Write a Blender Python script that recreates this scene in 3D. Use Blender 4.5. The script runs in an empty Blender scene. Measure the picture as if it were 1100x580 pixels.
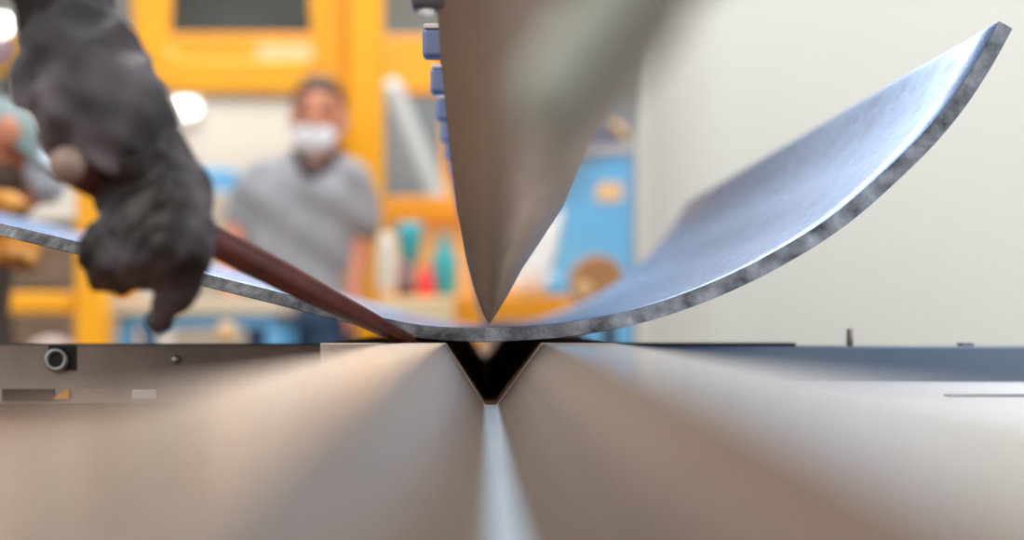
import bpy, bmesh, math, random
from mathutils import Vector, Matrix, noise
random.seed(7)
S = bpy.context.scene
COL = S.collection
PI = math.pi

# ------------------------------------------------------------------ camera
F = 1800.0                 # focal length in pixels of the 1100 wide frame
CZ = 0.96                  # lens height above the floor
VPX, VPY = 517.0, 346.0    # where lines along the die meet
cam_d = bpy.data.cameras.new('camera')
cam = bpy.data.objects.new('camera', cam_d)
COL.objects.link(cam)
cam.location = (0, 0, CZ)
cam.rotation_euler = (PI / 2, 0, 0)
cam_d.sensor_width = 36
cam_d.lens = 36 * F / 1100
cam_d.shift_x = (550 - VPX) / 1100
cam_d.shift_y = (VPY - 290) / 1100
cam_d.clip_start = 0.01
cam_d.clip_end = 200
cam_d.dof.use_dof = True
cam_d.dof.focus_distance = 0.90
cam_d.dof.aperture_fstop = (cam_d.lens / 1000) / 0.0125
S.camera = cam

# ------------------------------------------------------------------ light
S.view_settings.view_transform = 'Standard'
S.view_settings.look = 'None'
S.view_settings.exposure = 0.2
S.view_settings.gamma = 1.0
S.view_settings.use_curve_mapping = False
w = bpy.data.worlds.new('daylight')
S.world = w
w.use_nodes = True
nt = w.node_tree
bg = nt.nodes['Background']
bg.inputs[0].default_value = (1.0, 0.985, 0.965, 1)
bg.inputs[1].default_value = 0.72


def area(name, loc, target, size, power, col=(1, 1, 1), sy=None):
    l = bpy.data.lights.new(name, 'AREA')
    l.energy = power
    l.color = col
    l.size = size
    if sy:
        l.shape = 'RECTANGLE'
        l.size_y = sy
    o = bpy.data.objects.new(name, l)
    COL.objects.link(o)
    o.location = loc
    o.rotation_euler = (Vector(target) - Vector(loc)).to_track_quat('-Z', 'Y').to_euler()
    return o


area('hall_light_high', (0.6, 3.2, 5.2), (0.3, 3.4, 0.9), 3.0, 190, (1, 0.98, 0.95), 4.0)
area('front_warm_fill', (-1.8, -1.6, 3.4), (0, 1.2, 0.9), 1.6, 50, (1, 0.92, 0.83), 2.0)  # added warm fill behind the lens, turns the punch's left facet beige
area('hall_light_far', (-1.0, 7.0, 5.4), (-1.0, 8.0, 0.9), 4.0, 225, (1, 0.98, 0.95), 3.0)
area('plate_tip_light', (0.5, 12.2, 5.6), (0.4, 4.0, 0.9), 4.5, 125, (0.92, 0.97, 1), 1.2)  # added light, placed so the plate tip reflects white
area('side_light', (2.2, 0.2, 3.2), (2.0, 3.2, 1.2), 1.2, 44, (0.97, 1, 1), 1.2)


# ------------------------------------------------------------------ helpers
def P(u, v, d):
    """photo position at distance d from the lens -> world point"""
    return Vector(((u - VPX) * d / F, d, CZ + (VPY - v) * d / F))


def lin(c):
    c = c / 255.0
    return c / 12.92 if c <= 0.04045 else ((c + 0.055) / 1.055) ** 2.4


def rgb(c):
    return (lin(c[0]), lin(c[1]), lin(c[2]), 1)


def mat(name, c, rough=0.5, metal=0.0, c2=None, scale=8.0, stretch=(1, 1, 1), bump=0.0, bscale=None,
        detail=4.0, lo=0.35, hi=0.65, emit=None, spec=0.5, rvar=0.0):
    m = bpy.data.materials.new(name)
    m.use_nodes = True
    n = m.node_tree
    b = n.nodes['Principled BSDF']
    b.inputs['Base Color'].default_value = rgb(c)
    b.inputs['Roughness'].default_value = rough
    b.inputs['Metallic'].default_value = metal
    b.inputs['Specular IOR Level'].default_value = spec
    if emit:
        b.inputs['Emission Color'].default_value = rgb(c)
        b.inputs['Emission Strength'].default_value = emit
    if c2 or bump or rvar:
        tc = n.nodes.new('ShaderNodeTexCoord')
        mp = n.nodes.new('ShaderNodeMapping')
        mp.inputs['Scale'].default_value = stretch
        n.links.new(tc.outputs['Object'], mp.inputs['Vector'])
        nz = n.nodes.new('ShaderNodeTexNoise')
        nz.inputs['Scale'].default_value = scale
        nz.inputs['Detail'].default_value = detail
        n.links.new(mp.outputs['Vector'], nz.inputs['Vector'])
        if c2:
            r = n.nodes.new('ShaderNodeValToRGB')
            r.color_ramp.elements[0].position = lo
            r.color_ramp.elements[1].position = hi
            r.color_ramp.elements[0].color = rgb(c)
            r.color_ramp.elements[1].color = rgb(c2)
            n.links.new(nz.outputs['Fac'], r.inputs['Fac'])
            n.links.new(r.outputs['Color'], b.inputs['Base Color'])
        if rvar:
            mr = n.nodes.new('ShaderNodeMapRange')
            mr.inputs['From Min'].default_value = 0.3
            mr.inputs['From Max'].default_value = 0.7
            mr.inputs['To Min'].default_value = max(0.02, rough - rvar)
            mr.inputs['To Max'].default_value = min(1, rough + rvar)
            n.links.new(nz.outputs['Fac'], mr.inputs['Value'])
            n.links.new(mr.outputs['Result'], b.inputs['Roughness'])
        if bump:
            nb = nz
            if bscale:
                nb = n.nodes.new('ShaderNodeTexNoise')
                nb.inputs['Scale'].default_value = bscale
                nb.inputs['Detail'].default_value = detail
                n.links.new(mp.outputs['Vector'], nb.inputs['Vector'])
            bp = n.nodes.new('ShaderNodeBump')
            bp.inputs['Strength'].default_value = bump
            bp.inputs['Distance'].default_value = 0.002
            n.links.new(nb.outputs['Fac'], bp.inputs['Height'])
            n.links.new(bp.outputs['Normal'], b.inputs['Normal'])
    return m


def tag(o, label=None, cat=None, group=None, kind=None):
    if label:
        o['label'] = label
    if cat:
        o['category'] = cat
    if group:
        o['group'] = group
    if kind:
        o['kind'] = kind
    return o


def link(name, me, m=None, parent=None, smooth=False):
    o = bpy.data.objects.new(name, me)
    COL.objects.link(o)
    for mm in (m if isinstance(m, (list, tuple)) else [m]):
        if mm:
            me.materials.append(mm)
    if smooth:
        for p in me.polygons:
            p.use_smooth = True
    if parent:
        o.parent = parent
        o.matrix_parent_inverse = Matrix.Translation(-parent.location)
    return o


def obj(name, bm, m=None, parent=None, smooth=False, bevel=0.0, seg=2):
    bmesh.ops.recalc_face_normals(bm, faces=bm.faces[:])
    me = bpy.data.meshes.new(name)
    bm.to_mesh(me)
    bm.free()
    o = link(name, me, m, parent, smooth)
    if bevel:
        md = o.modifiers.new('bevel', 'BEVEL')
        md.width = bevel
        md.segments = seg
        md.limit_method = 'ANGLE'
        md.angle_limit = math.radians(35)
    return o


def empty(name, loc, label=None, cat=None, group=None):
    o = bpy.data.objects.new(name, None)
    COL.objects.link(o)
    o.location = loc
    o.empty_display_size = 0.05
    return tag(o, label, cat, group)


def box(bm, lo, hi):
    vs = [bm.verts.new((x, y, z)) for x in (lo[0], hi[0]) for y in (lo[1], hi[1]) for z in (lo[2], hi[2])]
    for f in ((0, 1, 3, 2), (4, 6, 7, 5), (0, 4, 5, 1), (2, 3, 7, 6), (0, 2, 6, 4), (1, 5, 7, 3)):
        bm.faces.new([vs[i] for i in f])
    return bm


def B(*boxes):
    bm = bmesh.new()
    for lo, hi in boxes:
        box(bm, lo, hi)
    return bm


def pbox(u0, v0, u1, v1, d, depth):
    """box whose front face covers the given photo rectangle at distance d"""
    a, b = P(u0, v1, d), P(u1, v0, d)
    return ((a.x, d, a.z), (b.x, d + depth, b.z))


def prism(pts, y0, y1, bm=None):
    """polygon in x,z pushed from y0 to y1"""
    bm = bm or bmesh.new()
    a = [bm.verts.new((x, y0, z)) for x, z in pts]
    b = [bm.verts.new((x, y1, z)) for x, z in pts]
    n = len(pts)
    bm.faces.new(a)
    bm.faces.new(b[::-1])
    for i in range(n):
        bm.faces.new((a[i], b[i], b[(i + 1) % n], a[(i + 1) % n]))
    return bm


def ppoly(pts, d, depth, bm=None):
    q = [P(u, v, d) for u, v in pts]
    return prism([(p.x, p.z) for p in q], d, d + depth, bm)


def ball(bm, c, r, seg=16, ring=10, sc=(1, 1, 1), rot=None):
    M = Matrix.Translation(c) @ (rot.to_matrix().to_4x4() if rot else Matrix()) @ Matrix.Diagonal((r * sc[0], r * sc[1], r * sc[2], 1))
    bmesh.ops.create_uvsphere(bm, u_segments=seg, v_segments=ring, radius=1.0, matrix=M)
    return bm


def tube(bm, a, b, ra, rb=None, seg=20, caps=True):
    a, b = Vector(a), Vector(b)
    rb = ra if rb is None else rb
    q = (b - a).to_track_quat('Z', 'Y')
    rings = []
    for c, r in ((a, ra), (b, rb)):
        rings.append([bm.verts.new(c + q @ Vector((r * math.cos(2 * PI * i / seg), r * math.sin(2 * PI * i / seg), 0))) for i in range(seg)])
    for i in range(seg):
        bm.faces.new((rings[0][i], rings[0][(i + 1) % seg], rings[1][(i + 1) % seg], rings[1][i]))
    if caps:
        bm.faces.new(rings[0][::-1])
        bm.faces.new(rings[1])
    return bm


def lathe(bm, c, prof, seg=24, axis='Z'):
    c = Vector(c)
    rings = []
    for r, h in prof:
        rings.append([bm.verts.new(c + (Vector((r * math.cos(2 * PI * i / seg), r * math.sin(2 * PI * i / seg), h)) if axis == 'Z'
                                        else Vector((r * math.cos(2 * PI * i / seg), h, r * math.sin(2 * PI * i / seg))))) for i in range(seg)])
    for a, b in zip(rings, rings[1:]):
        for i in range(seg):
            bm.faces.new((a[i], a[(i + 1) % seg], b[(i + 1) % seg], b[i]))
    bm.faces.new(rings[0][::-1])
    bm.faces.new(rings[-1])
    return bm


def limb(bm, pts):
    """chain of (point, radius): overlapping balls and cones, fused later"""
    for p, r in pts:
        ball(bm, p, r)
    for (p, r), (q, s) in zip(pts, pts[1:]):
        if (Vector(q) - Vector(p)).length > 1e-5:
            tube(bm, p, q, r, s, 16)
    return bm


def fuse(name, bm, voxel, m, parent=None, smooth=4, post=None):
    """one continuous surface out of the overlapping volumes"""
    bmesh.ops.recalc_face_normals(bm, faces=bm.faces[:])
    me = bpy.data.meshes.new('tmp')
    bm.to_mesh(me)
    bm.free()
    t = bpy.data.objects.new('tmp', me)
    COL.objects.link(t)
    r = t.modifiers.new('r', 'REMESH')
    r.mode = 'VOXEL'
    r.voxel_size = voxel
    s = t.modifiers.new('s', 'SMOOTH')
    s.factor = 0.5
    s.iterations = smooth
    dg = bpy.context.evaluated_depsgraph_get()
    dg.update()
    out = bpy.data.meshes.new_from_object(t.evaluated_get(dg))
    bpy.data.objects.remove(t)
    bpy.data.meshes.remove(me)
    out.name = name
    if post:
        for v in out.vertices:
            v.co = post(v.co)
    return link(name, out, m, parent, True)


def rumple(o, amp, scale, seed=0.0):
    """cloth or leather folds: push the surface in and out along its normals"""
    me = o.data
    nrm = [v.normal.copy() for v in me.vertices]
    for v, n_ in zip(me.vertices, nrm):
        p = v.co * scale + Vector((seed, seed * 0.7, 0))
        v.co += n_ * amp * (0.6 * noise.noise(p) + 0.5 - 1.6 * abs(noise.noise(p * 1.3 + Vector((5, 3, 1)))))
    me.update()
    return o


def catmull(pts, n):
    out = []
    q = [pts[0]] + list(pts) + [pts[-1]]
    for i in range(1, len(q) - 2):
        for k in range(n):
            t = k / n
            p0, p1, p2, p3 = q[i - 1], q[i], q[i + 1], q[i + 2]
            out.append(tuple(0.5 * ((2 * b) + (-a + c) * t + (2 * a - 5 * b + 4 * c - d) * t * t + (-a + 3 * b - 3 * c + d) * t ** 3)
                             for a, b, c, d in zip(p0, p1, p2, p3)))
    out.append(tuple(pts[-1]))
    return out


# ------------------------------------------------------------------ materials
M = dict(
    floor=mat('concrete', (120, 116, 110), 0.6, 0, (138, 133, 126), 3),
    wall=mat('hall_wall', (138, 137, 132), 0.8, 0, (150, 148, 143), 1.5),
    dark_opening=mat('dark_opening', (70, 72, 68), 0.8, 0, (92, 94, 88), 1.2),
    cream=mat('cream_partition', (208, 203, 193), 0.8, 0, (214, 209, 200), 1.5),
    yellow=mat('yellow_paint', (252, 178, 0), 0.4, 0, (246, 170, 0), 3),
    orange=mat('orange_paint', (238, 156, 18), 0.45, 0, (230, 148, 16), 3),
    peach=mat('peach_board', (235, 182, 112), 0.7, 0, (228, 188, 130), 4),
    panel=mat('pale_grey_panel', (220, 223, 219), 0.55, 0, (225, 227, 223), 1.2),
    dark_panel=mat('slate_panel', (104, 112, 118), 0.7, 0, (124, 128, 130), 2),
    duct=mat('duct_grey', (186, 188, 188), 0.5, 0.2),
    blue=mat('sky_blue_paint', (96, 172, 226), 0.5, 0, (110, 182, 232), 2),
    bluegrey=mat('blue_grey', (110, 120, 150), 0.5),
    teal=mat('teal_plastic', (54, 164, 176), 0.4),
    red=mat('red_plastic', (232, 50, 62), 0.4),
    mauve=mat('mauve_plastic', (150, 128, 140), 0.5),
    white=mat('white_plastic', (236, 234, 234), 0.5),
    cardboard=mat('cardboard', (168, 118, 78), 0.8, 0, (186, 136, 92), 5),
    tan=mat('tan_paper', (226, 188, 140), 0.8),
    black=mat('black_rubber', (34, 32, 33), 0.6),
    brown_dark=mat('dark_brown', (70, 52, 42), 0.7),
    lampglass=mat('lamp_glow', (255, 255, 250), 0.3, emit=3.0),
    brass=mat('brass', (206, 152, 54), 0.3, 0.7),
    skin=mat('skin', (206, 138, 108), 0.5, 0, (194, 124, 96), 12),
    hair=mat('dark_hair', (58, 42, 36), 0.7, 0, (74, 54, 44), 60),
    polo=mat('grey_polo', (134, 137, 146), 0.9, 0, (146, 149, 157), 14, bump=0.4, bscale=30),
    collar=mat('dark_collar', (66, 50, 52), 0.9),
    jeans=mat('blue_denim', (52, 78, 108), 0.9, 0, (66, 92, 122), 20),
    shoe=mat('shoe_leather', (40, 36, 34), 0.6),
    mask=mat('white_mask', (214, 218, 230), 0.8),
    maskblue=mat('pale_blue_mask', (196, 208, 226), 0.8),
    cap=mat('grey_teal_cap', (120, 140, 142), 0.9, 0, (132, 150, 152), 10),
    goldglove=mat('tan_glove', (214, 150, 52), 0.7, 0, (176, 112, 34), 24, bump=0.5),
    glove=mat('dark_glove', (27, 22, 23), 0.5, 0, (104, 98, 108), 22, bump=0.15, bscale=60, detail=2, lo=0.44, hi=0.68),
    cuff=mat('glove_cuff', (38, 34, 37), 0.65, 0, (124, 118, 128), 18, bump=0.15, bscale=50, detail=2, lo=0.42, hi=0.66),
    sleeve=mat('black_sleeve', (17, 16, 18), 0.85, 0, (25, 23, 25), 20, bump=0.5),
    rod=mat('brown_rod', (128, 72, 64), 0.38, 0.3, (104, 58, 52), 40, bump=0.15),
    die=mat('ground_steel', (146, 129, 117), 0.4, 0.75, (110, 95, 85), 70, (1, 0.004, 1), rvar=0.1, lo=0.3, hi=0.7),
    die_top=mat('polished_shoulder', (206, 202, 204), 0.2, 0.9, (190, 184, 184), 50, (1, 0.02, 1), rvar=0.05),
    die_shaded=mat('oxidised_shaded_steel', (150, 114, 88), 0.5, 0.4, (104, 80, 62), 30),  # rusty brown, with the shade under the plate put into the tone
    die_end=mat('bright_end', (226, 216, 210), 0.4, 0.3, (206, 190, 182), 30),
    bed=mat('bed_steel', (126, 90, 66), 0.6, 0.1, (100, 68, 48), 7, spec=0.3),
    bar=mat('worn_grey_bar', (182, 166, 155), 0.6, 0.1, (154, 140, 132), 14),
    bluebar=mat('blue_grey_bar', (92, 110, 132), 0.4, 0.3, (112, 124, 138), 6),
    ledge=mat('pale_ledge', (224, 228, 238), 0.4, 0.2, (214, 218, 226), 6),
    bright=mat('bare_steel', (190, 190, 190), 0.35, 0.8),
    punch=mat('punch_steel', (174, 157, 142), 0.5, 0.65, (158, 143, 130), 8, rvar=0.08),
    holder=mat('grey_green_highlight', (160, 166, 157), 0.7, 0, (152, 158, 149), 6),  # diagonal highlight put into this pale colour
    holder_dark=mat('warm_grey_paint', (128, 122, 114), 0.6, 0, (120, 114, 108), 6),
    clamp=mat('clamp_blue', (122, 140, 182), 0.35, 0.2),
    clamp_dark=mat('clamp_dark', (72, 68, 70), 0.5, 0.2),
    ptop=mat('mill_scale', (84, 140, 206), 0.26, 0.75, (52, 92, 152), 60, (1, 0.5, 1), rvar=0.05, lo=0.42, hi=0.74, detail=8, bump=0.05, bscale=200),
    pedge=mat('cut_edge', (60, 64, 70), 0.5, 0.3, (170, 178, 190), 70, bump=0.6, bscale=220, lo=0.34, hi=0.72, detail=9),
    die_tan=mat('tan_shoulder', (190, 168, 147), 0.26, 0.8, (172, 148, 126), 50, (1, 0.02, 1), rvar=0.05),  # warm reflection on the left shoulder put into the base colour
    groove=mat('groove_sky_reflection', (164, 180, 196), 0.45, 0.25, (150, 168, 186), 30),  # pale blue sky reflection painted on the groove floor
)


def struct(name, bm, m, **k):
    return tag(obj(name, bm, m, **k), kind='structure')


# ------------------------------------------------------------------ setting
struct('floor', B(((-12, -3, -0.1), (12, 16, 0))), M['floor'])
struct('wall_back', B(((-12, 14, 0), (12, 14.2, 3.95))), M['wall'])
struct('window_1', B(pbox(150, -20, 340, 66, 13.9, 0.09)), M['dark_opening'])
struct('wall_partition', B(((-5, 9.0, 0), (-0.62, 9.12, P(0, 104, 9).z))), M['cream'])
struct('trim_1', B(((-5, 8.97, P(0, 104, 9).z), (-0.62, 9.15, P(0, 96, 9).z))), M['dark_panel'])
struct('wall_slate', B(((-0.6, 9.3, 0), (0.9, 9.42, P(0, 100, 9.3).z))), M['dark_panel'])

# pale grey machine cabinet on the right, rounded corner
t = empty('machine_cabinet', (1.9, 3.4, 0), 'tall pale grey machine cabinet with a rounded corner, filling the right', 'cabinet')
pts = []
x0, x1, y0, y1, rr = P(702, 0, 3.2).x, 3.6, 3.2, 3.56, 0.14
for k in range(13):
    a = PI + k / 12 * PI / 2
    pts.append((x0 + rr + rr * math.cos(a), y0 + rr + rr * math.sin(a)))
pts += [(x1, y0), (x1, y1), (x0, y1)]
bm = bmesh.new()
a = [bm.verts.new((x, y, 0.12)) for x, y in pts]
b = [bm.verts.new((x, y, 2.6)) for x, y in pts]
bm.faces.new(a[::-1])
bm.faces.new(b)
for i in range(len(pts)):
    j = (i + 1) % len(pts)
    bm.faces.new((a[i], a[j], b[j], b[i]))
obj('body', bm, M['panel'], t, bevel=0.004)
obj('plinth', B(((x0 + 0.08, 3.26, 0), (x1 - 0.05, 3.52, 0.12))), M['black'], t)

# ------------------------------------------------------------------ machine bed
DT = CZ - 0.011            # die top
BT = CZ - 0.050            # bed top
t = empty('press_bed', (0, 1.0, 0), 'brown steel press bed carrying the grooved die', 'machine bed')
obj('bed_block', B(((-1.3, -0.25, 0.05), (1.3, 2.5, BT))), M['bed'], t, bevel=0.004)
obj('foot', B(((-1.2, -0.2, 0), (-0.9, 2.4, 0.05))), M['black'], t)
obj('foot', B(((0.9, -0.2, 0), (1.2, 2.4, 0.05))), M['black'], t)
# left upstand with bolt, tags
YB = 1.02
tb = empty('support_bar', (-0.65, YB, BT), 'worn grey brown support bar with a ring bolt, left of the die', 'support bar')
zl = P(0, 370, YB).z
obj('bar', B(((-1.25, YB, BT), (P(356, 0, YB).x, YB + 0.05, zl))), M['bar'], tb, bevel=0.002)
obj('lower_strip', B(((-1.25, YB - 0.006, BT), (P(340, 0, YB).x, YB, P(0, 416, YB).z))), M['bar'], tb, bevel=0.001)
c = P(62, 386, YB)
bm = lathe(bmesh.new(), (c.x, YB, c.z), [(0.0075, 0), (0.0075, -0.004), (0.0066, -0.0052), (0.0046, -0.0052), (0.0044, -0.002)], 28, 'Y')
bo = obj('bolt', bm, M['bright'], tb, True)
obj('socket', lathe(bmesh.new(), (c.x, YB - 0.0021, c.z), [(0.0043, 0), (0.0043, -0.0006)], 6, 'Y'), M['black'], bo)
obj('bolt_pocket', B(pbox(52, 371, 82, 398, YB - 0.0008, 0.0012)), M['black'], tb, bevel=0.0003)
c = P(189, 386, YB)
obj('screw', lathe(bmesh.new(), (c.x, YB, c.z), [(0.0028, 0), (0.0028, -0.002), (0.002, -0.003)], 20, 'Y'), M['bright'], tb, True)
obj('dark_plate', B(pbox(2, 418, 58, 431, YB - 0.008, 0.0025)), M['brown_dark'], tb, bevel=0.0004)
obj('arrow_sticker', ppoly([(56, 429), (71, 418), (74, 420), (74, 429)], YB - 0.0085, 0.003), M['yellow'], tb)
obj('white_sticker', B(pbox(142, 419, 168, 429, YB - 0.0075, 0.002)), M['white'], tb, bevel=0.0004)

# right upstand + pale ledge
YR = 1.08
tr = empty('guide_bar', (0.6, YR, BT), 'dark blue grey guide bar behind the pale ledge, right of the die', 'guide bar')
obj('bar', B(((0.076, YR, BT), (1.25, YR + 0.05, P(0, 372, YR).z))), M['bluebar'], tr, bevel=0.002)
obj('rubber_strip', B(((P(640, 0, YR).x, YR + 0.008, P(0, 372, YR).z), (P(858, 0, YR).x, YR + 0.03, P(0, 368.5, YR).z))), M['black'], tr, bevel=0.0006)
c = P(1040, 372, YR + 0.01)
obj('stop_block', B(((c.x - 0.004, c.y, c.z), (c.x + 0.004, c.y + 0.012, c.z + 0.0022))), M['bluebar'], tr, bevel=0.0006)
c = P(913, 372, YR + 0.02)
obj('pin', tube(bmesh.new(), (c.x, c.y, c.z), (c.x, c.y, P(0, 353, YR + 0.02).z), 0.0022), M['bar'], tr, True)
tl = tag(obj('side_ledge', B(((0.0715, 0.05, BT), (1.25, YR - 0.001, P(0, 410, YR).z))), M['ledge'], bevel=0.0025),
         'pale bluish grey steel ledge beside the die on the right', 'ledge')
obj('groove_strip', B(((P(950, 0, 1.0).x, 0.86, tl.bound_box[1][2] - 0.0002), (1.2, 0.872, tl.bound_box[1][2] + 0.0012))), M['bluebar'], tl, bevel=0.0003)

# ------------------------------------------------------------------ dies
VL, VR, V0, V1, VB = -0.0185, 0.0315, 0.0012, 0.0088, CZ - 0.042


def die_profile(xl, xr, ch=0.0):
    return [(xl, BT), (xr, BT), (xr, DT), (VR, DT), (V1, VB), (V1 - 0.001, VB - 0.0012), (V0 + 0.001, VB - 0.0012), (V0, VB), (VL, DT), (xl, DT)]


def die(name, xl, xr, ya, yb, m, label):
    bm = prism(die_profile(xl, xr), ya, yb)
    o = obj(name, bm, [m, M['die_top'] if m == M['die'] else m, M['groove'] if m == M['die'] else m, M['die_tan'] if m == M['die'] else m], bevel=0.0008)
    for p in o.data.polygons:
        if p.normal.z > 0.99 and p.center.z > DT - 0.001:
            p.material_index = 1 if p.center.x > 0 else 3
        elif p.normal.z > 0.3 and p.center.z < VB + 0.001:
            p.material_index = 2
    return tag(o, label, 'die')


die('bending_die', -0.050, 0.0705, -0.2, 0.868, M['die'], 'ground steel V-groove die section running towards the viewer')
fd = die('bending_die', -0.0835, 0.0705, 0.8745, 2.45, M['die_shaded'], 'oxidised V-groove die section darkened for the shade under the bent plate')
bm = prism(die_profile(-0.0835, 0.0705), 0.8695, 0.8745)
obj('end_plate', bm, M['die_end'], fd, bevel=0.0004)

# ------------------------------------------------------------------ bent plate
YP, YQ = 0.90, 2.27
top = [(-800, 46), (-500, 119), (-250, 180), (-100, 215.5), (0, 239), (87, 260), (222, 294), (303, 314), (370, 331), (423, 343.5), (460, 349.3), (500, 351.8), (526, 352), (576, 349.3),
       (620, 344.5), (689, 330), (758, 306), (827, 273), (900, 227), (975, 160), (1017.5, 112), (1048.5, 66), (1073, 22)]
cur = catmull(top, 6)
n = len(cur)
low = []
for i, (u, v) in enumerate(cur):
    a, b = cur[max(0, i - 1)], cur[min(n - 1, i + 1)]
    tx, ty = b[0] - a[0], b[1] - a[1]
    L = math.hypot(tx, ty)
    th = 14.0 if u < 200 else (14 + (u - 200) / 325 * 1.3 if u < 525 else 15.3 + min(1, (u - 525) / 300) * 2.0)
    low.append((u - ty / L * th, v + tx / L * th))
bm = bmesh.new()
NY = 30
rows = []
for j in range(NY + 1):
    y = YP + (YQ - YP) * j / NY
    r = []
    for u, v in cur + low[::-1]:
        q = P(u, v, YP)
        r.append(bm.verts.new((q.x, y, q.z)))
    rows.append(r)
K = 2 * n
for j in range(NY):
    for i in range(K):
        f = bm.faces.new((rows[j][i], rows[j][(i + 1) % K], rows[j + 1][(i + 1) % K], rows[j + 1][i]))
        f.smooth = i not in (n - 1, K - 1)
        f.material_index = 1 if i in (n - 1, K - 1) else 0
for r in (rows[0], rows[NY]):
    for i in range(n - 1):
        f = bm.faces.new((r[i], r[i + 1], r[K - 2 - i], r[K - 1 - i]))
        f.material_index = 1
plate = obj('steel_plate', bm, [M['ptop'], M['pedge']], bevel=0.0005, seg=2)
tag(plate, 'thick bent steel plate curving up to the right over the die', 'steel plate')

# ------------------------------------------------------------------ punch and ram
def pd(z):                  # the end of the punch is raked: nearer the lens higher up
    return 0.875 - 0.85 * max(0, z)


def rake(u, v, back=0.0):
    d = 0.875
    for _ in range(12):
        d = pd((VPY - v) * d / F) + back
    return P(u, v, d)


lef = [(525, 347), (519, 336), (510, 312), (501, 278), (491, 225), (482, 150), (473, 60), (469, 0), (463, -160)]
rid = [(526, 347.5), (527, 337), (530, 315), (533, 285), (537, 240), (540, 190), (543, 120), (546, 50), (550, -160)]
rig = [(527, 347), (534, 336), (545, 318), (561, 288), (585, 252), (605, 222), (634, 152), (668, 90), (740, -160)]
bm = bmesh.new()
cols = []
for sset, back in ((lef, 0.010), (None, 0.0035), (rid, 0.0), (None, 0.004), (rig, 0.016)):
    if sset:
        cols.append([bm.verts.new(rake(u, v, back * min(1, (347 - v) / 60 + 0.05))) for u, v in sset])
    else:
        cols.append(None)
for k, (s1, s2, f, back) in ((1, (lef, rid, 0.55, 0.003)), (3, (rid, rig, 0.45, 0.005))):
    cols[k] = [bm.verts.new(rake(a[0] + (b[0] - a[0]) * f, a[1] + (b[1] - a[1]) * f, back * min(1, (347 - a[1]) / 60 + 0.05))) for a, b in zip(s1, s2)]
far_l = [bm.verts.new((v.co.x, 2.35, v.co.z)) for v in cols[0]]
far_r = [bm.verts.new((v.co.x, 2.35, v.co.z)) for v in cols[4]]
strip = [far_l] + cols + [far_r]
for a, b in zip(strip, strip[1:]):
    for i in range(len(a) - 1):
        f = bm.faces.new((a[i], a[i + 1], b[i + 1], b[i]))
        f.smooth = True
for i in range(len(far_l) - 1):
    bm.faces.new((far_r[i], far_r[i + 1], far_l[i + 1], far_l[i]))
bm.faces.new([s[-1] for s in strip])
bm.faces.new([s[0] for s in strip][::-1])
pu = obj('punch_tool', bm, M['punch'])
pu.modifiers.new('e', 'EDGE_SPLIT').split_angle = math.radians(50)
tag(pu, 'tapered grey brown steel punch pressing its tip down onto the plate', 'punch')
zt = max(v.co.z for v in pu.data.vertices)

ram = empty('press_ram', (0.02, 1.3, zt), 'grey press ram holder with a row of blue clamps above the punch', 'press ram')
obj('ram_beam', B(((-0.012, 0.62, zt + 0.0002), (0.075, 2.4, zt + 0.5))), M['holder_dark'], ram, bevel=0.006)
# near, very soft: holder arm, a slanted highlight painted as its pale face
D1 = 0.235
q = [P(u, v, D1) for u, v in [(545, 92), (650, -60), (728, -60), (592, 140)]]
bm = prism([(p.x, p.z) for p in q], D1, D1 + 0.03)
obj('highlight_holder_face', bm, M['holder'], ram, bevel=0.006, seg=4)
q = [P(u, v, D1) for u, v in [(572, 158), (726, -60), (770, -60), (742, 20), (712, 60), (640, 150), (606, 205)]]
bm = prism([(p.x, p.z) for p in q], D1 + 0.004, D1 + 0.034)
obj('dark_holder_face', bm, M['holder_dark'], ram, bevel=0.004, seg=4)
q = P(680, -60, D1)
obj('holder_arm', B(((q.x - 0.012, D1 + 0.002, q.z - 0.002), (q.x + 0.016, D1 + 0.03, zt + 0.3))), M['holder_dark'], ram, bevel=0.002)
obj('holder_link', B(((0.0, D1, zt + 0.25), (0.06, 0.66, zt + 0.33))), M['holder_dark'], ram, bevel=0.002)
# row of clamps on the left flank
for k in range(12):
    d = 0.90 + 0.141 * (k - 1)
    zc = CZ + 301 * 0.9 / F
    xr = P(476, 46, 0.9).x
    xl = P(453.5, 46, 0.9).x
    h = 0.0080
    w_ = 0.014
    bm = B(((xl, d, zc - h), (xr + 0.004, d + w_, zc + h)))
    co = obj('clamp', bm, M['clamp' if k else 'clamp_dark'], ram, bevel=0.0025, seg=3)
    obj('clamp_highlight', B(((xl + 0.0008, d - 0.0012, zc + h - 0.0008), (xr, d + w_ - 0.001, zc + h + 0.0018))), M['white'], co, bevel=0.0007)  # white strip painted for the light catching the clamp top
    if k == 0:
        obj('clamp_foot', lathe(bmesh.new(), ((xl + xr) / 2 + 0.001, d + 0.006, zc - h - 0.0032), [(0.002, 0), (0.0035, 0.0008), (0.0042, 0.0032)], 20), M['white'], co, True)
    # stem to the beam
    obj('clamp_stem', B(((xr - 0.002, d + 0.003, zc - 0.003), (0.0, d + 0.011, zc + 0.003))), M['holder_dark'], co)

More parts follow.
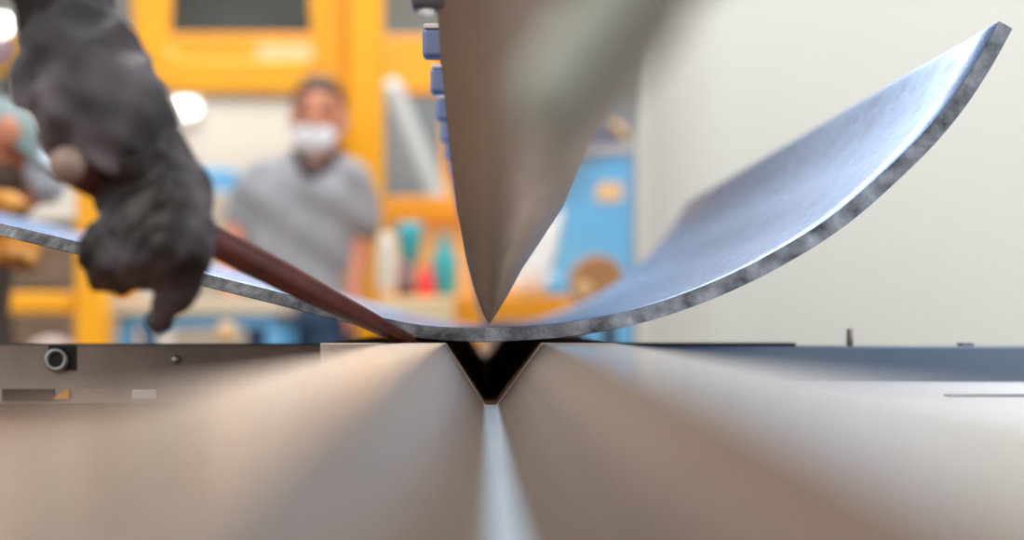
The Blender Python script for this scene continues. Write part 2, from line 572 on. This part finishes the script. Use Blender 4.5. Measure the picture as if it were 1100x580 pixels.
# ------------------------------------------------------------------ rod
A = Vector(P(73, 178, 0.615))
Bp = Vector(P(417, 355, 0.876))
dirv = (Bp - A).normalized()
E = Bp + dirv * 0.05
bm = bmesh.new()
tube(bm, A, A.lerp(Bp, 0.6), 0.0070, 0.0066, 28, False)
tube(bm, A.lerp(Bp, 0.6), E, 0.0066, 0.0036, 28)
bmesh.ops.remove_doubles(bm, verts=bm.verts[:], dist=1e-5)
bmesh.ops.bisect_plane(bm, geom=bm.verts[:] + bm.edges[:] + bm.faces[:], plane_co=(0, 0, DT + 0.0002), plane_no=(0, 0, -1), clear_outer=True)
ed = [e for e in bm.edges if e.is_boundary]
bmesh.ops.contextual_create(bm, geom=ed)
rod = obj('steel_bar', bm, M['rod'], None, True)
rod.modifiers.new('e', 'EDGE_SPLIT').split_angle = math.radians(40)
tag(rod, 'reddish brown round bar held by the dark glove, tip on the die', 'bar')
obj('round_end', ball(bmesh.new(), A, 0.0072, 20, 14), mat('worn_end', (150, 128, 118), 0.5, 0.2), rod, True)

# ------------------------------------------------------------------ gloved arm at the left
GD = 0.69


def G(u, v, d, rpx):
    return (P(u, v, d), rpx * d / F)


me_ = empty('person', P(100, 60, 0.66), 'worker with black sleeve and dark glove reaching in to grip the brown bar', 'person')
bm = bmesh.new()
limb(bm, [G(-60, -330, 0.74, 72), G(20, -120, 0.69, 60), G(58, -30, 0.665, 54), G(72, 20, 0.655, 51)])
rumple(fuse('jacket_sleeve', bm, 0.0024, M['sleeve'], me_, 4), 0.004, 45)
bm = bmesh.new()
limb(bm, [G(80, 40, 0.65, 46), G(96, 100, 0.64, 58), G(126, 140, 0.635, 56), G(158, 178, 0.632, 48)])
limb(bm, [G(158, 172, 0.632, 46), G(176, 205, 0.632, 46), G(186, 240, 0.634, 40)])
limb(bm, [G(140, 170, 0.636, 46), G(148, 215, 0.636, 46), G(140, 255, 0.64, 34)])
limb(bm, [G(200, 204, 0.632, 28), G(180, 220, 0.620, 32), G(154, 234, 0.620, 32), G(128, 250, 0.632, 26)])
# index, hanging down past the bar
limb(bm, [G(198, 208, 0.630, 31), G(204, 256, 0.624, 27), G(195, 304, 0.630, 22), G(171, 345, 0.640, 13.5)])
# middle, ring, little finger closed under the bar
limb(bm, [G(180, 224, 0.616, 27), G(176, 268, 0.612, 22), G(158, 299, 0.640, 17.5), G(146, 280, 0.672, 17)])
limb(bm, [G(152, 238, 0.616, 26), G(147, 277, 0.613, 20), G(131, 302, 0.640, 16.5), G(124, 282, 0.670, 16)])
limb(bm, [G(127, 252, 0.626, 21), G(121, 281, 0.622, 17), G(109, 300, 0.645, 14), G(104, 284, 0.668, 14)])
# thumb along the plate edge
limb(bm, [G(146, 212, 0.65, 27), G(122, 244, 0.634, 21), G(102, 265, 0.63, 18), G(97, 278, 0.632, 15)])
gl = rumple(fuse('glove', bm, 0.0014, M['glove'], me_, 3), 0.0018, 85)
# cuff over the wrist
bm = bmesh.new()
limb(bm, [G(78, 40, 0.652, 54), G(90, 84, 0.642, 68), G(106, 120, 0.636, 66), G(130, 148, 0.633, 58)])
ball(bm, P(54, 88, 0.645), 46 * 0.645 / F)
ball(bm, P(84, 132, 0.645), 44 * 0.645 / F)
rumple(fuse('cuff', bm, 0.0018, M['cuff'], me_, 4), 0.0055, 42, 3.0)


# ------------------------------------------------------------------ person in the polo shirt
def Q(u, v, d=5.0):
    return P(u, v, d)


px = 5.0 / F
pr = empty('person', (Q(325, 0).x, 5.05, 0), 'man in grey polo shirt and white face mask standing by the yellow posts', 'person')
D = 5.05
bm = bmesh.new()
H = Q(342, 126, D)
ball(bm, H, 0.098, 24, 16, (0.80, 0.98, 1.12))
ball(bm, H + Vector((0, -0.025, -0.062)), 0.062, 20, 12, (0.86, 0.95, 1.0))
ball(bm, H + Vector((0, -0.098, -0.022)), 0.017, 10, 8, (0.9, 1.1, 1.6))
for s in (-1, 1):
    ball(bm, H + Vector((s * 0.078, 0.01, -0.01)), 0.026, 10, 8, (0.5, 0.8, 1.25))
    ball(bm, H + Vector((s * 0.03, -0.082, 0.022)), 0.02, 10, 8, (1.4, 0.7, 0.6))
limb(bm, [(H + Vector((0, 0.015, -0.06)), 0.056), (Q(340, 182, D), 0.06), (Q(330, 205, D), 0.08)])
for s, pts in ((-1, [(272, 200, D, 0.05), (258, 235, D, 0.042), (249, 266, D - 0.03, 0.038), (244, 300, D - 0.08, 0.032), (248, 318, D - 0.12, 0.036)]),
               (1, [(380, 200, D, 0.05), (386, 245, D, 0.044), (382, 285, D - 0.03, 0.04), (380, 318, D - 0.08, 0.031), (382, 334, D - 0.10, 0.036)])):
    ch = [(P(u, v, d), r) for u, v, d, r in pts]
    limb(bm, [(Q(328, 205, D), 0.07)] + ch)
    hc = ch[-1][0]
    for f in range(4):
        o = Vector((s * 0.004 * f - 0.012 * s, -0.02 + 0.018 * f, 0))
        limb(bm, [(hc + o, 0.012), (hc + o + Vector((0, -0.005, -0.05)), 0.010), (hc + o + Vector((-s * 0.012, -0.012, -0.078 + 0.004 * abs(f - 1.4))), 0.009)])
    limb(bm, [(hc, 0.014), (hc + Vector((-s * 0.02, -0.04, -0.02)), 0.012), (hc + Vector((-s * 0.02, -0.055, -0.048)), 0.010)])
limb(bm, [(Q(325, 215, D), 0.085), (Q(322, 335, D), 0.085)])
for s in (-1, 1):
    limb(bm, [(Q(322 + s * 26, 345, D), 0.08), ((Q(322 + s * 30, 0, D).x, D, 0.5), 0.055), ((Q(322 + s * 32, 0, D).x, D + 0.02, 0.09), 0.04)])
fuse('body', bm, 0.008, M['skin'], pr, 3)
bm = bmesh.new()
limb(bm, [(Q(293, 195, D), 0.066), (Q(330, 188, D), 0.075), (Q(368, 195, D), 0.072)])
limb(bm, [(Q(302, 215, D), 0.115), (Q(303, 270, D), 0.115), (Q(302, 325, D), 0.118)])
limb(bm, [(Q(350, 215, D), 0.115), (Q(346, 270, D), 0.112), (Q(346, 325, D), 0.116)])
limb(bm, [(Q(285, 196, D), 0.074), (Q(268, 218, D), 0.066), (Q(262, 232, D), 0.060)])
limb(bm, [(Q(373, 196, D), 0.078), (Q(384, 222, D), 0.070), (Q(387, 242, D), 0.064)])
sh = fuse('polo_shirt', bm, 0.009, M['polo'], pr, 6,
          lambda c: c + Vector((0, 0.006 * math.sin(c.z * 42 + c.x * 30), 0.004 * math.sin(c.x * 40))))
bm = bmesh.new()
for s in (-1, 1):
    limb(bm, [(Q(340, 168, D) + Vector((s * 0.066, 0.01, 0.01)), 0.02), (Q(340, 176, D) + Vector((s * 0.04, -0.06, -0.01)), 0.02), (Q(340, 184, D) + Vector((s * 0.005, -0.09, -0.02)), 0.016)])
fuse('collar', bm, 0.005, M['collar'], pr, 3)
bm = bmesh.new()
limb(bm, [(Q(302, 335, D), 0.112), (Q(346, 335, D), 0.112)])
for s in (-1, 1):
    limb(bm, [(Q(324 + s * 25, 340, D), 0.10), ((Q(324 + s * 30, 0, D).x, D, 0.5), 0.075), ((Q(324 + s * 32, 0, D).x, D + 0.02, 0.10), 0.065)])
fuse('jeans', bm, 0.010, M['jeans'], pr, 4)
for s in (-1, 1):
    x = Q(324 + s * 32, 0, D).x
    bm = bmesh.new()
    limb(bm, [((x, D + 0.05, 0.05), 0.048), ((x, D - 0.06, 0.042), 0.042), ((x, D - 0.15, 0.036), 0.036)])
    fuse('shoe', bm, 0.008, M['shoe'], pr, 3, lambda c: Vector((c.x, c.y, max(c.z, 0.0))))
bm = bmesh.new()
ball(bm, H + Vector((0, 0.018, 0.028)), 0.102, 24, 16, (0.83, 0.96, 1.02))
ball(bm, H + Vector((0.0, -0.03, 0.08)), 0.05, 14, 10, (1.3, 0.9, 0.7))
hr = fuse('hair', bm, 0.006, M['hair'], pr, 2)
# keep the hair off the face
bmx = bmesh.new()
bmx.from_mesh(hr.data)
kill = [v for v in bmx.verts if v.co.y < H.y - 0.02 and v.co.z < H.z + 0.062 or v.co.z < H.z - 0.02 and v.co.y < H.y + 0.03]
bmesh.ops.delete(bmx, geom=kill, context='VERTS')
bmx.to_mesh(hr.data)
bmx.free()
bm = bmesh.new()
ball(bm, Q(340, 151, D) + Vector((0, -0.062, 0)), 0.06, 20, 14, (1.02, 0.72, 0.86))
mk = fuse('face_mask', bm, 0.006, M['mask'], pr, 2)
for s in (-1, 1):
    obj('ear_loop', limb(bmesh.new(), [(Q(340, 146, D) + Vector((s * 0.055, -0.06, 0)), 0.003), (H + Vector((s * 0.088, 0.012, 0.0)), 0.003), (Q(340, 156, D) + Vector((s * 0.055, -0.06, 0)), 0.003)]), M['mask'], mk, True)
    obj('eye', ball(bmesh.new(), H + Vector((s * 0.031, -0.091, 0.012)), 0.012, 12, 8, (1.3, 0.6, 0.7)), M['hair'], pr, True)
    obj('eyebrow', ball(bmesh.new(), H + Vector((s * 0.033, -0.090, 0.036)), 0.014, 12, 8, (1.6, 0.5, 0.35)), M['hair'], pr, True)

# ------------------------------------------------------------------ second worker, at the far left, holding the plate
D = 2.75
p2 = empty('person', (P(-60, 0, D).x, D, 0), 'worker in grey teal cap and tan gloves holding the raised end of the plate', 'person')
k_ = D / F
Hd = P(-10, 166, D)
bm = bmesh.new()
dn = Vector((0.78, -0.1, -0.62)).normalized()           # looks right and down
upv = Vector((0.62, 0, 0.78)).normalized()
ball(bm, Hd, 0.084, 24, 16, (1.0, 0.85, 1.0))
ball(bm, Hd + dn * 0.055 - upv * 0.04, 0.058)
ball(bm, Hd + dn * 0.105 - upv * 0.01, 0.016)
ball(bm, P(8, 142, D - 0.07), 0.03, 14, 10, (0.75, 0.5, 1.0))
limb(bm, [(Hd - Vector((0.02, 0, 0.05)), 0.06), (P(-55, 220, D), 0.07), (P(-95, 250, D), 0.13), (P(-110, 420, D), 0.14), (P(-110, 560, D), 0.14)])
HG = P(14, 240, 2.31)
for s in (0, 1):
    hx = HG + Vector((-0.12 * s, 0.02 * s, 0.027 * s))
    limb(bm, [(P(-95 - 30 * s, 250, D), 0.08), (P(-75 - 50 * s, 330, D - 0.12), 0.055), (hx + Vector((-0.16, 0.06, 0.01)), 0.036), (hx + Vector((-0.06, 0.04, 0.0)), 0.034)])
for s in (-1, 1):
    x = P(-110, 0, D).x
    limb(bm, [(Vector((x, D + s * 0.10, 0.80)), 0.09), (Vector((x + 0.03, D + s * 0.11, 0.48)), 0.06), (Vector((x, D + s * 0.11, 0.08)), 0.042)])
fuse('body', bm, 0.008, M['skin'], p2, 3)
bm = bmesh.new()
limb(bm, [(P(-42, 215, D), 0.075), (P(-88, 250, D), 0.16), (P(-108, 400, D), 0.165), (P(-108, 500, D), 0.165)])
limb(bm, [(P(2, 196, D - 0.05), 0.036), (P(-20, 214, D), 0.05), (P(-50, 225, D), 0.08)])
for s in (0, 1):
    hx = HG + Vector((-0.12 * s, 0.02 * s, 0.027 * s))
    limb(bm, [(P(-95 - 30 * s, 250, D), 0.095), (P(-75 - 50 * s, 330, D - 0.12), 0.07), (hx + Vector((-0.18, 0.07, 0.01)), 0.05)])
fuse('work_jacket', bm, 0.009, M['brown_dark'], p2, 4)
bm = bmesh.new()
for s in (-1, 1):
    x = P(-110, 0, D).x
    limb(bm, [(Vector((x, D + s * 0.07, 0.80)), 0.14), (Vector((x + 0.03, D + s * 0.11, 0.48)), 0.085), (Vector((x, D + s * 0.11, 0.10)), 0.07)])
fuse('trousers', bm, 0.010, M['jeans'], p2, 4)
for s in (-1, 1):
    x = P(-110, 0, D).x
    bm = bmesh.new()
    limb(bm, [(Vector((x - 0.05, D + s * 0.11, 0.05)), 0.048), (Vector((x + 0.06, D + s * 0.11, 0.042)), 0.042), (Vector((x + 0.15, D + s * 0.11, 0.036)), 0.036)])
    fuse('shoe', bm, 0.008, M['shoe'], p2, 3, lambda c: Vector((c.x, c.y, max(c.z, 0.0))))
# cap
bm = bmesh.new()
ball(bm, Hd + upv * 0.006, 0.091, 24, 16, (1.0, 0.92, 1.0))
cp = fuse('cap', bm, 0.007, M['cap'], p2, 2)
bmx = bmesh.new()
bmx.from_mesh(cp.data)
bmesh.ops.delete(bmx, geom=[v for v in bmx.verts if (v.co - Hd).dot(upv) < 0.044], context='VERTS')
bmx.to_mesh(cp.data)
bmx.free()
bm = bmesh.new()
v0 = Hd + upv * 0.046
sd = upv.cross(dn).normalized()
ring = []
for i in range(15):
    a = -PI / 2 + PI * i / 14
    ring.append(v0 + sd * 0.07 * math.sin(a) + dn * (0.045 + 0.075 * math.cos(a)))
va = [bm.verts.new(p + upv * 0.004) for p in ring]
vb = [bm.verts.new(p - upv * 0.004) for p in ring]
bm.faces.new(va)
bm.faces.new(vb[::-1])
for i in range(15):
    bm.faces.new((va[i], va[(i + 1) % 15], vb[(i + 1) % 15], vb[i]))
obj('visor', bm, M['cap'], cp)
bm = bmesh.new()
ball(bm, P(53, 192, D) + Vector((-0.004, 0, 0)), 0.05, 18, 12, (0.62, 1.0, 0.86))
ball(bm, P(40, 182, D), 0.04)
fuse('face_mask', bm, 0.005, M['maskblue'], p2, 2)
# tan gloves on the far edge of the plate
for s in (0, 1):
    hx = HG + Vector((-0.12 * s, 0.02 * s, 0.027 * s))
    bm = bmesh.new()
    limb(bm, [(hx + Vector((-0.12, 0.06, 0.004)), 0.045), (hx + Vector((-0.05, 0.05, 0.0)), 0.046)])
    # thumb above the plate, four fingers below it
    limb(bm, [(hx + Vector((-0.04, 0.03, 0.026)), 0.022), (hx + Vector((-0.005, -0.005, 0.026)), 0.019), (hx + Vector((0.018, -0.035, 0.018)), 0.015)])
    for f in range(4):
        o = Vector((-0.048 + 0.022 * f, 0, 0.0052 * (3 - f) - 0.006))
        limb(bm, [(hx + o + Vector((0, 0.05, -0.008)), 0.016), (hx + o + Vector((0, 0.01, -0.048)), 0.0135), (hx + o + Vector((0, -0.035, -0.047)), 0.012)])
    fuse('glove', bm, 0.004, M['goldglove'], p2, 3)

# ------------------------------------------------------------------ yellow steelwork
YD = 5.6


def bar_px(pts, d, dep, m, name, parent, bevel=0.012):
    return obj(name, ppoly(pts, d, dep), m, parent, bevel=bevel, seg=3)


g = empty('gantry_frame', (P(330, 0, YD).x, YD, 0), 'tall bright yellow steel frame with rounded corner behind the man in grey', 'steel frame')
zf = VPY + CZ * F / YD
bar_px([(374, -60), (411, -60), (411, zf), (374, zf)], YD - 0.1, 0.12, M['yellow'], 'post', g)
bar_px([(327, -60), (371, -60), (374, 130), (374, 200), (352, 150), (336, 60)], YD, 0.1, M['yellow'], 'brace', g)
# swept corner member
outer = [(137, -60), (140, 0), (144, 40), (152, 70), (168, 92), (190, 100), (345, 100)]
inner = [(345, 63), (200, 63), (184, 60), (178, 48), (180, 0), (182, -60)]
bar_px(outer + inner, YD + 0.02, 0.1, M['yellow'], 'swept_rail', g)
bar_px([(372, 345), (412, 345), (424, zf), (362, zf)], YD - 0.12, 0.16, M['yellow'], 'foot', g)

g = empty('trestle', (P(95, 0, 4.2).x, 4.2, 0), 'low yellow trestle post with crossbar behind the dark glove', 'trestle')
zf = VPY + CZ * F / 4.2
bar_px([(80, 190), (106, 190), (107, 300), (112, 330), (112, zf), (78, zf)], 4.2, 0.1, M['yellow'], 'post', g)
bar_px([(-180, 314), (80, 314), (80, 337), (-180, 337)], 4.23, 0.06, M['yellow'], 'crossbar', g)
bar_px([(-190, 300), (-160, 300), (-160, zf), (-190, zf)], 4.2, 0.1, M['yellow'], 'post', g)

cb = tag(obj('overhead_beam', B(pbox(140, 36, 400, 66, 8.0, 0.15), pbox(404, 38, 520, 100, 8.0, 0.15)), M['orange'], bevel=0.01),
         'dull orange overhead beam crossing behind the yellow frame', 'beam')
obj('beam_post', B(((P(520, 0, 8).x - 0.2, 8.0, 0), (P(520, 0, 8).x, 8.15, P(0, 38, 8).z))), M['orange'], cb)
obj('beam_post', B(((P(120, 0, 8).x, 8.0, 0), (P(142, 0, 8).x, 8.15, P(0, 36, 8).z))), M['orange'], cb)
obj('name_plate', B(pbox(276, 48, 338, 66, 7.98, 0.03)), M['tan'], cb)

# lamps
c = P(197, 115, 8.9)
lt = tag(obj('wall_lamp', lathe(bmesh.new(), (c.x, 8.999, c.z), [(0.07, 0), (0.085, -0.03), (0.075, -0.05)], 24, 'Y'), M['white']), 'oval white lamp glowing on the cream partition wall', 'lamp')
obj('diffuser', ball(bmesh.new(), (c.x, 8.95, c.z), 0.075, 20, 12, (1.05, 0.5, 0.62)), M['lampglass'], lt, True)
c = P(2, 56, 5.0)
rl = empty('round_lamp', (c.x, 5.0, c.z), 'round brass rimmed lamp glowing white at its top, upper left corner', 'lamp')
obj('rim', lathe(bmesh.new(), (c.x, 5.0, c.z), [(0.075, 0.0), (0.082, -0.04), (0.07, -0.05), (0.05, -0.02)], 28, 'Y'), M['brass'], rl, True)
obj('reflector', ball(bmesh.new(), (c.x, 4.985, c.z), 0.05, 20, 12, (1, 0.4, 1)), M['mauve'], rl, True)
obj('glowing_top', ball(bmesh.new(), (c.x, 4.97, c.z + 0.075), 0.055, 20, 12, (1.15, 0.8, 0.55)), M['lampglass'], rl, True)
obj('stand', tube(bmesh.new(), (c.x, 5.06, 0), (c.x, 5.06, c.z), 0.02), M['black'], rl, True)
obj('bracket', tube(bmesh.new(), (c.x, 5.06, c.z), (c.x, 4.99, c.z), 0.02), M['black'], rl, True)

# slanted duct over the slate wall
tag(fuse('duct_pipe', limb(bmesh.new(), [(P(422, 96, 7.6), 0.05), (P(452, 170, 7.6), 0.05), (P(474, 225, 7.6), 0.05), (P(474, 460, 7.6), 0.05), ((P(474, 0, 7.6).x, 7.6, 0.04), 0.05)]), 0.012, M['duct'], None, 2),
    'pale grey slanted pipe in front of the slate wall', 'pipe')

# ------------------------------------------------------------------ workbench with shelf, right of the post
WD = 4.4
wb = empty('workbench', (P(530, 0, WD).x, WD, 0), 'orange workbench with a peach back board behind the punch', 'workbench')
zb = P(0, 318, WD).z
obj('bench_top', B(((P(404, 0, WD).x, WD, P(0, 345, WD).z), (P(628, 0, WD).x, WD + 0.5, zb))), M['orange'], wb, bevel=0.006)
obj('pale_apron', B(pbox(408, 320, 488, 346, WD - 0.02, 0.018)), mat('pale_apron', (226, 206, 168), 0.7), wb, bevel=0.003)
obj('back_board', B(((P(404, 0, WD).x, WD + 0.44, zb), (P(560, 0, WD + 0.44).x, WD + 0.48, P(0, 232, WD + 0.44).z))), M['peach'], wb)
obj('top_rail', B(((P(404, 0, WD).x, WD + 0.40, P(0, 238, WD + 0.4).z), (P(560, 0, WD + 0.4).x, WD + 0.5, P(0, 211, WD + 0.4).z))), M['orange'], wb, bevel=0.006)
obj('lower_panel', B(((P(595, 0, WD).x, WD + 0.02, 0.3), (P(626, 0, WD).x, WD + 0.4, P(0, 346, WD).z))), M['cardboard'], wb)
for u in (408, 612):
    for y in (0.02, 0.42):
        obj('leg', B(((P(u, 0, WD).x, WD + y, 0), (P(u, 0, WD).x + 0.03, WD + y + 0.04, P(0, 345, WD).z))), M['orange'], wb)


def bottle(u0, u1, v0, v1, d, m, mc, label, group=None):
    c = P((u0 + u1) / 2, v1, d)
    r = (u1 - u0) / 2 * d / F
    h = (v1 - v0) * d / F
    z = zb
    h = P(0, v0, d).z - z
    o = empty('bottle', (c.x, d, z), label, 'bottle', group)
    obj('bottle_body', lathe(bmesh.new(), (c.x, d, z), [(r * 0.95, 0), (r, h * 0.05), (r, h * 0.55), (r * 0.8, h * 0.7), (r * 0.4, h * 0.84), (r * 0.38, h * 0.9)], 20), m, o, True)
    obj('cap', lathe(bmesh.new(), (c.x, d, z + h * 0.9), [(r * 0.45, 0), (r * 0.45, h * 0.1)], 16), mc, o, True)
    return o


bottle(464, 491, 252, 318, WD + 0.16, M['teal'], M['teal'], 'tall teal bottle on the orange bench right of the red pot')
bottle(449, 466, 285, 318, WD + 0.10, M['red'], M['red'], 'small red bottle on the orange bench')
c = P(432, 0, WD + 0.2)
jar = tag(obj('tool_box', B(((P(419, 0, WD + .2).x, WD + 0.2, zb), (P(446, 0, WD + .2).x, WD + 0.3, P(0, 283, WD + .2).z))), M['mauve'], bevel=0.008), 'mauve grey box on the bench under a teal cup', 'box')
zj = P(0, 283, WD + .2).z
obj('dark_base', B(((P(417, 0, WD + .19).x, WD + 0.19, zb + 0.0005), (P(447, 0, WD + .19).x, WD + 0.2, P(0, 309, WD + .19).z))), M['collar'], jar)
tag(obj('cup', lathe(bmesh.new(), (P(440, 0, WD + .25).x, WD + 0.25, zj), [(0.02, 0), (0.026, 0.03), (0.034, 0.075), (0.036, 0.115), (0.034, 0.115)], 20), M['teal'], None, True), 'teal cup standing on the mauve box', 'cup')
tag(obj('canister', lathe(bmesh.new(), (P(415, 0, WD + .06).x, WD + 0.06, zb), [(0.025, 0), (0.027, 0.02), (0.027, 0.13), (0.018, 0.16), (0.012, 0.17)], 20), M['cream'], None, True), 'cream white canister on the bench beside the yellow post', 'canister')

# white bag on the bench right of the punch
bm = bmesh.new()
limb(bm, [(P(562, 312, WD + .1) + Vector((0, 0, 0.03)), 0.035), (P(578, 290, WD + .1), 0.035), (P(588, 268, WD + .1), 0.026), (P(602, 228, WD + .1), 0.012)])
limb(bm, [(P(562, 300, WD + .1), 0.035), (P(575, 245, WD + .1), 0.03)])
limb(bm, [(P(548, 305, WD + .1), 0.03), (P(590, 305, WD + .1), 0.028)])
zq = zb
tag(fuse('sack', bm, 0.007, M['white'], None, 4, lambda c: Vector((c.x, c.y, max(c.z, zq)))), 'white crumpled sack on the bench right of the punch', 'sack')
tag(obj('tin', lathe(bmesh.new(), (P(597, 0, WD + .03).x, WD + 0.03, zb), [(0.022, 0), (0.024, 0.004), (0.024, 0.045), (0.021, 0.05)], 20), M['blue'], None, True), 'small blue tin at the end of the bench', 'tin')

# blue cabinet
CD = 5.0
bc = empty('tool_cabinet', (P(642, 0, CD).x, CD, 0), 'sky blue tool cabinet with a tan label, left of the grey cabinet', 'cabinet')
obj('body', B(((P(588, 0, CD).x, CD, 0.05), (P(679, 0, CD).x, CD + 0.12, P(0, 166, CD).z))), M['blue'], bc, bevel=0.006)
obj('plinth', B(((P(592, 0, CD).x, CD + 0.01, 0), (P(675, 0, CD).x, CD + 0.11, 0.05))), M['black'], bc)
obj('top_band', B(((P(588, 0, CD).x, CD - 0.01, P(0, 166, CD).z), (P(680, 0, CD).x, CD + 0.12, P(0, 153, CD).z))), mat('mauve_band', (176, 176, 184), 0.6), bc, bevel=0.003)
obj('label_plate', B(pbox(640, 196, 669, 216, CD - 0.004, 0.004)), M['tan'], bc, bevel=0.001)
zc = P(0, 153, CD).z
b1 = tag(obj('crate', B(((P(632, 0, CD).x, CD + 0.01, zc), (P(676, 0, CD).x, CD + 0.10, P(0, 128, CD).z))), M['bluegrey'], bevel=0.006), 'slate blue crate on top of the sky blue cabinet', 'crate')
for i, (u, v) in enumerate([(655, 131), (662, 136), (670, 142)]):
    c = P(u, v, CD - 0.004)
    obj('tan_tab', limb(bmesh.new(), [(c + Vector((-0.01, 0, 0.016)), 0.009), (c + Vector((0.01, 0, -0.02)), 0.009)]), M['tan'], b1, True)

# cardboard roll + box at the end of the bench, on a stool
SD = 3.9
zs = P(0, 332, SD).z
st = empty('stool', (P(640, 0, SD).x, SD + 0.08, 0), 'brown stool carrying the cardboard drum', 'stool')
obj('seat', lathe(bmesh.new(), (P(640, 0, SD).x, SD + 0.08, zs - 0.03), [(0.075, 0), (0.08, 0.006), (0.08, 0.028), (0.078, 0.03)], 28), M['cardboard'], st, True)
for k in range(4):
    a = PI / 4 + k * PI / 2
    cx_, cy_ = P(640, 0, SD).x, SD + 0.08
    obj('leg', tube(bmesh.new(), (cx_ + 0.05 * math.cos(a), cy_ + 0.05 * math.sin(a), zs - 0.03), (cx_ + 0.15 * math.cos(a), cy_ + 0.15 * math.sin(a), 0), 0.012), M['brown_dark'], st, True)
c = P(642, 302, SD + 0.02)
R_ = (332 - 273) / 2 * SD / F
dr = tag(obj('cardboard_drum', lathe(bmesh.new(), (c.x, SD + 0.02, zs + R_), [(R_ * 0.9, 0), (R_, 0.006), (R_, 0.114), (R_ * 0.9, 0.12)], 28, 'Y'), M['cardboard'], None, False),
         'round brown cardboard drum lying on a stool, below the blue cabinet', 'drum')
cc = P(627, 311, SD + 0.014)
obj('pale_disc', lathe(bmesh.new(), (cc.x, SD + 0.02, cc.z), [(0.021, 0.0), (0.021, -0.004), (0.018, -0.006)], 20, 'Y'), M['tan'], dr, True)

# ------------------------------------------------------------------ low clutter at the left
LD = 4.4
bn = empty('storage_rack', (P(200, 0, LD).x, LD, 0), 'blue storage rack with pale top behind the steel plate', 'rack')
obj('rail', B(((P(126, 0, LD).x, LD, P(0, 352, LD).z), (P(292, 0, LD).x, LD + 0.35, P(0, 338, LD).z))), M['blue'], bn, bevel=0.005)
obj('top_board', B(((P(122, 0, LD).x, LD - 0.02, P(0, 338, LD).z), (P(300, 0, LD).x, LD + 0.4, P(0, 318, LD).z))), mat('pale_board', (214, 200, 178), 0.8), bn, bevel=0.004)
for u in (126, 286):
    for y in (0.0, 0.31):
        obj('leg', B(((P(u, 0, LD).x, LD + y, 0), (P(u, 0, LD).x + 0.04, LD + y + 0.04, P(0, 352, LD).z))), M['blue'], bn)
obj('knob', ball(bmesh.new(), P(243, 357, LD - 0.02), 0.028), M['tan'], bn, True)
obj('shelf', B(((P(128, 0, LD).x, LD + 0.03, P(0, 420, LD).z), (P(288, 0, LD).x, LD + 0.33, P(0, 410, LD).z))), M['dark_panel'], bn)
obj('bracket', B(((P(112, 0, LD).x, LD - 0.04, 0), (P(124, 0, LD).x, LD, P(0, 318, LD).z))), M['duct'], bn, bevel=0.003)

bcab = tag(obj('low_cabinet', B(((P(185, 0, 6.5).x, 6.5, 0), (P(262, 0, 6.5).x, 6.9, P(0, 206, 6.5).z))), mat('beige_cabinet', (196, 186, 172), 0.8), bevel=0.01),
           'beige cabinet standing left of the man in grey', 'cabinet')
tag(obj('storage_bin', B(((P(206, 0, 6.5).x, 6.54, P(0, 206, 6.5).z), (P(248, 0, 6.5).x, 6.8, P(0, 180, 6.5).z))), M['blue'], bevel=0.012), 'sky blue bin on top of the beige cabinet', 'bin')
# brown crates behind the trestle
cr = empty('wooden_crate', (P(10, 0, 5.3).x, 5.3, 0), 'brown grey wooden crate behind the yellow trestle crossbar', 'crate')
wood = mat('crate_wood', (136, 112, 94), 0.9, 0, (116, 94, 78), 9)
z1 = P(0, 236, 5.3).z
xa, xb = P(-150, 0, 5.3).x, P(78, 0, 5.3).x
obj('box', B(((xa + 0.02, 5.32, 0.02), (xb - 0.02, 5.98, z1 - 0.02))), wood, cr)
for i in range(6):
    za = 0.02 + i * (z1 - 0.04) / 6
    obj('board', B(((xa, 5.3, za + 0.008), (xb, 5.32, za + (z1 - 0.04) / 6 - 0.008))), wood, cr, bevel=0.004)
obj('lid', B(((xa - 0.01, 5.28, z1 - 0.02), (xb + 0.01, 6.0, z1))), wood, cr, bevel=0.004)
tag(obj('cloth_bundle', ball(bmesh.new(), (P(50, 0, 3.9).x, 3.94, 0.96 - 0.065), 0.05, 16, 10, (1.1, 0.8, 0.6)), mat('rag', (200, 180, 170), 0.9, 0, (170, 150, 145), 40), None, True), 'pale pinkish rag on the grey block below the crossbar', 'rag')
tag(obj('steel_block', B(((P(-120, 0, 3.9).x, 3.9, 0), (P(74, 0, 3.9).x, 4.1, 0.96 - 0.093))), M['bar'], bevel=0.008), 'grey brown steel block under the rag, behind the support bar', 'block')
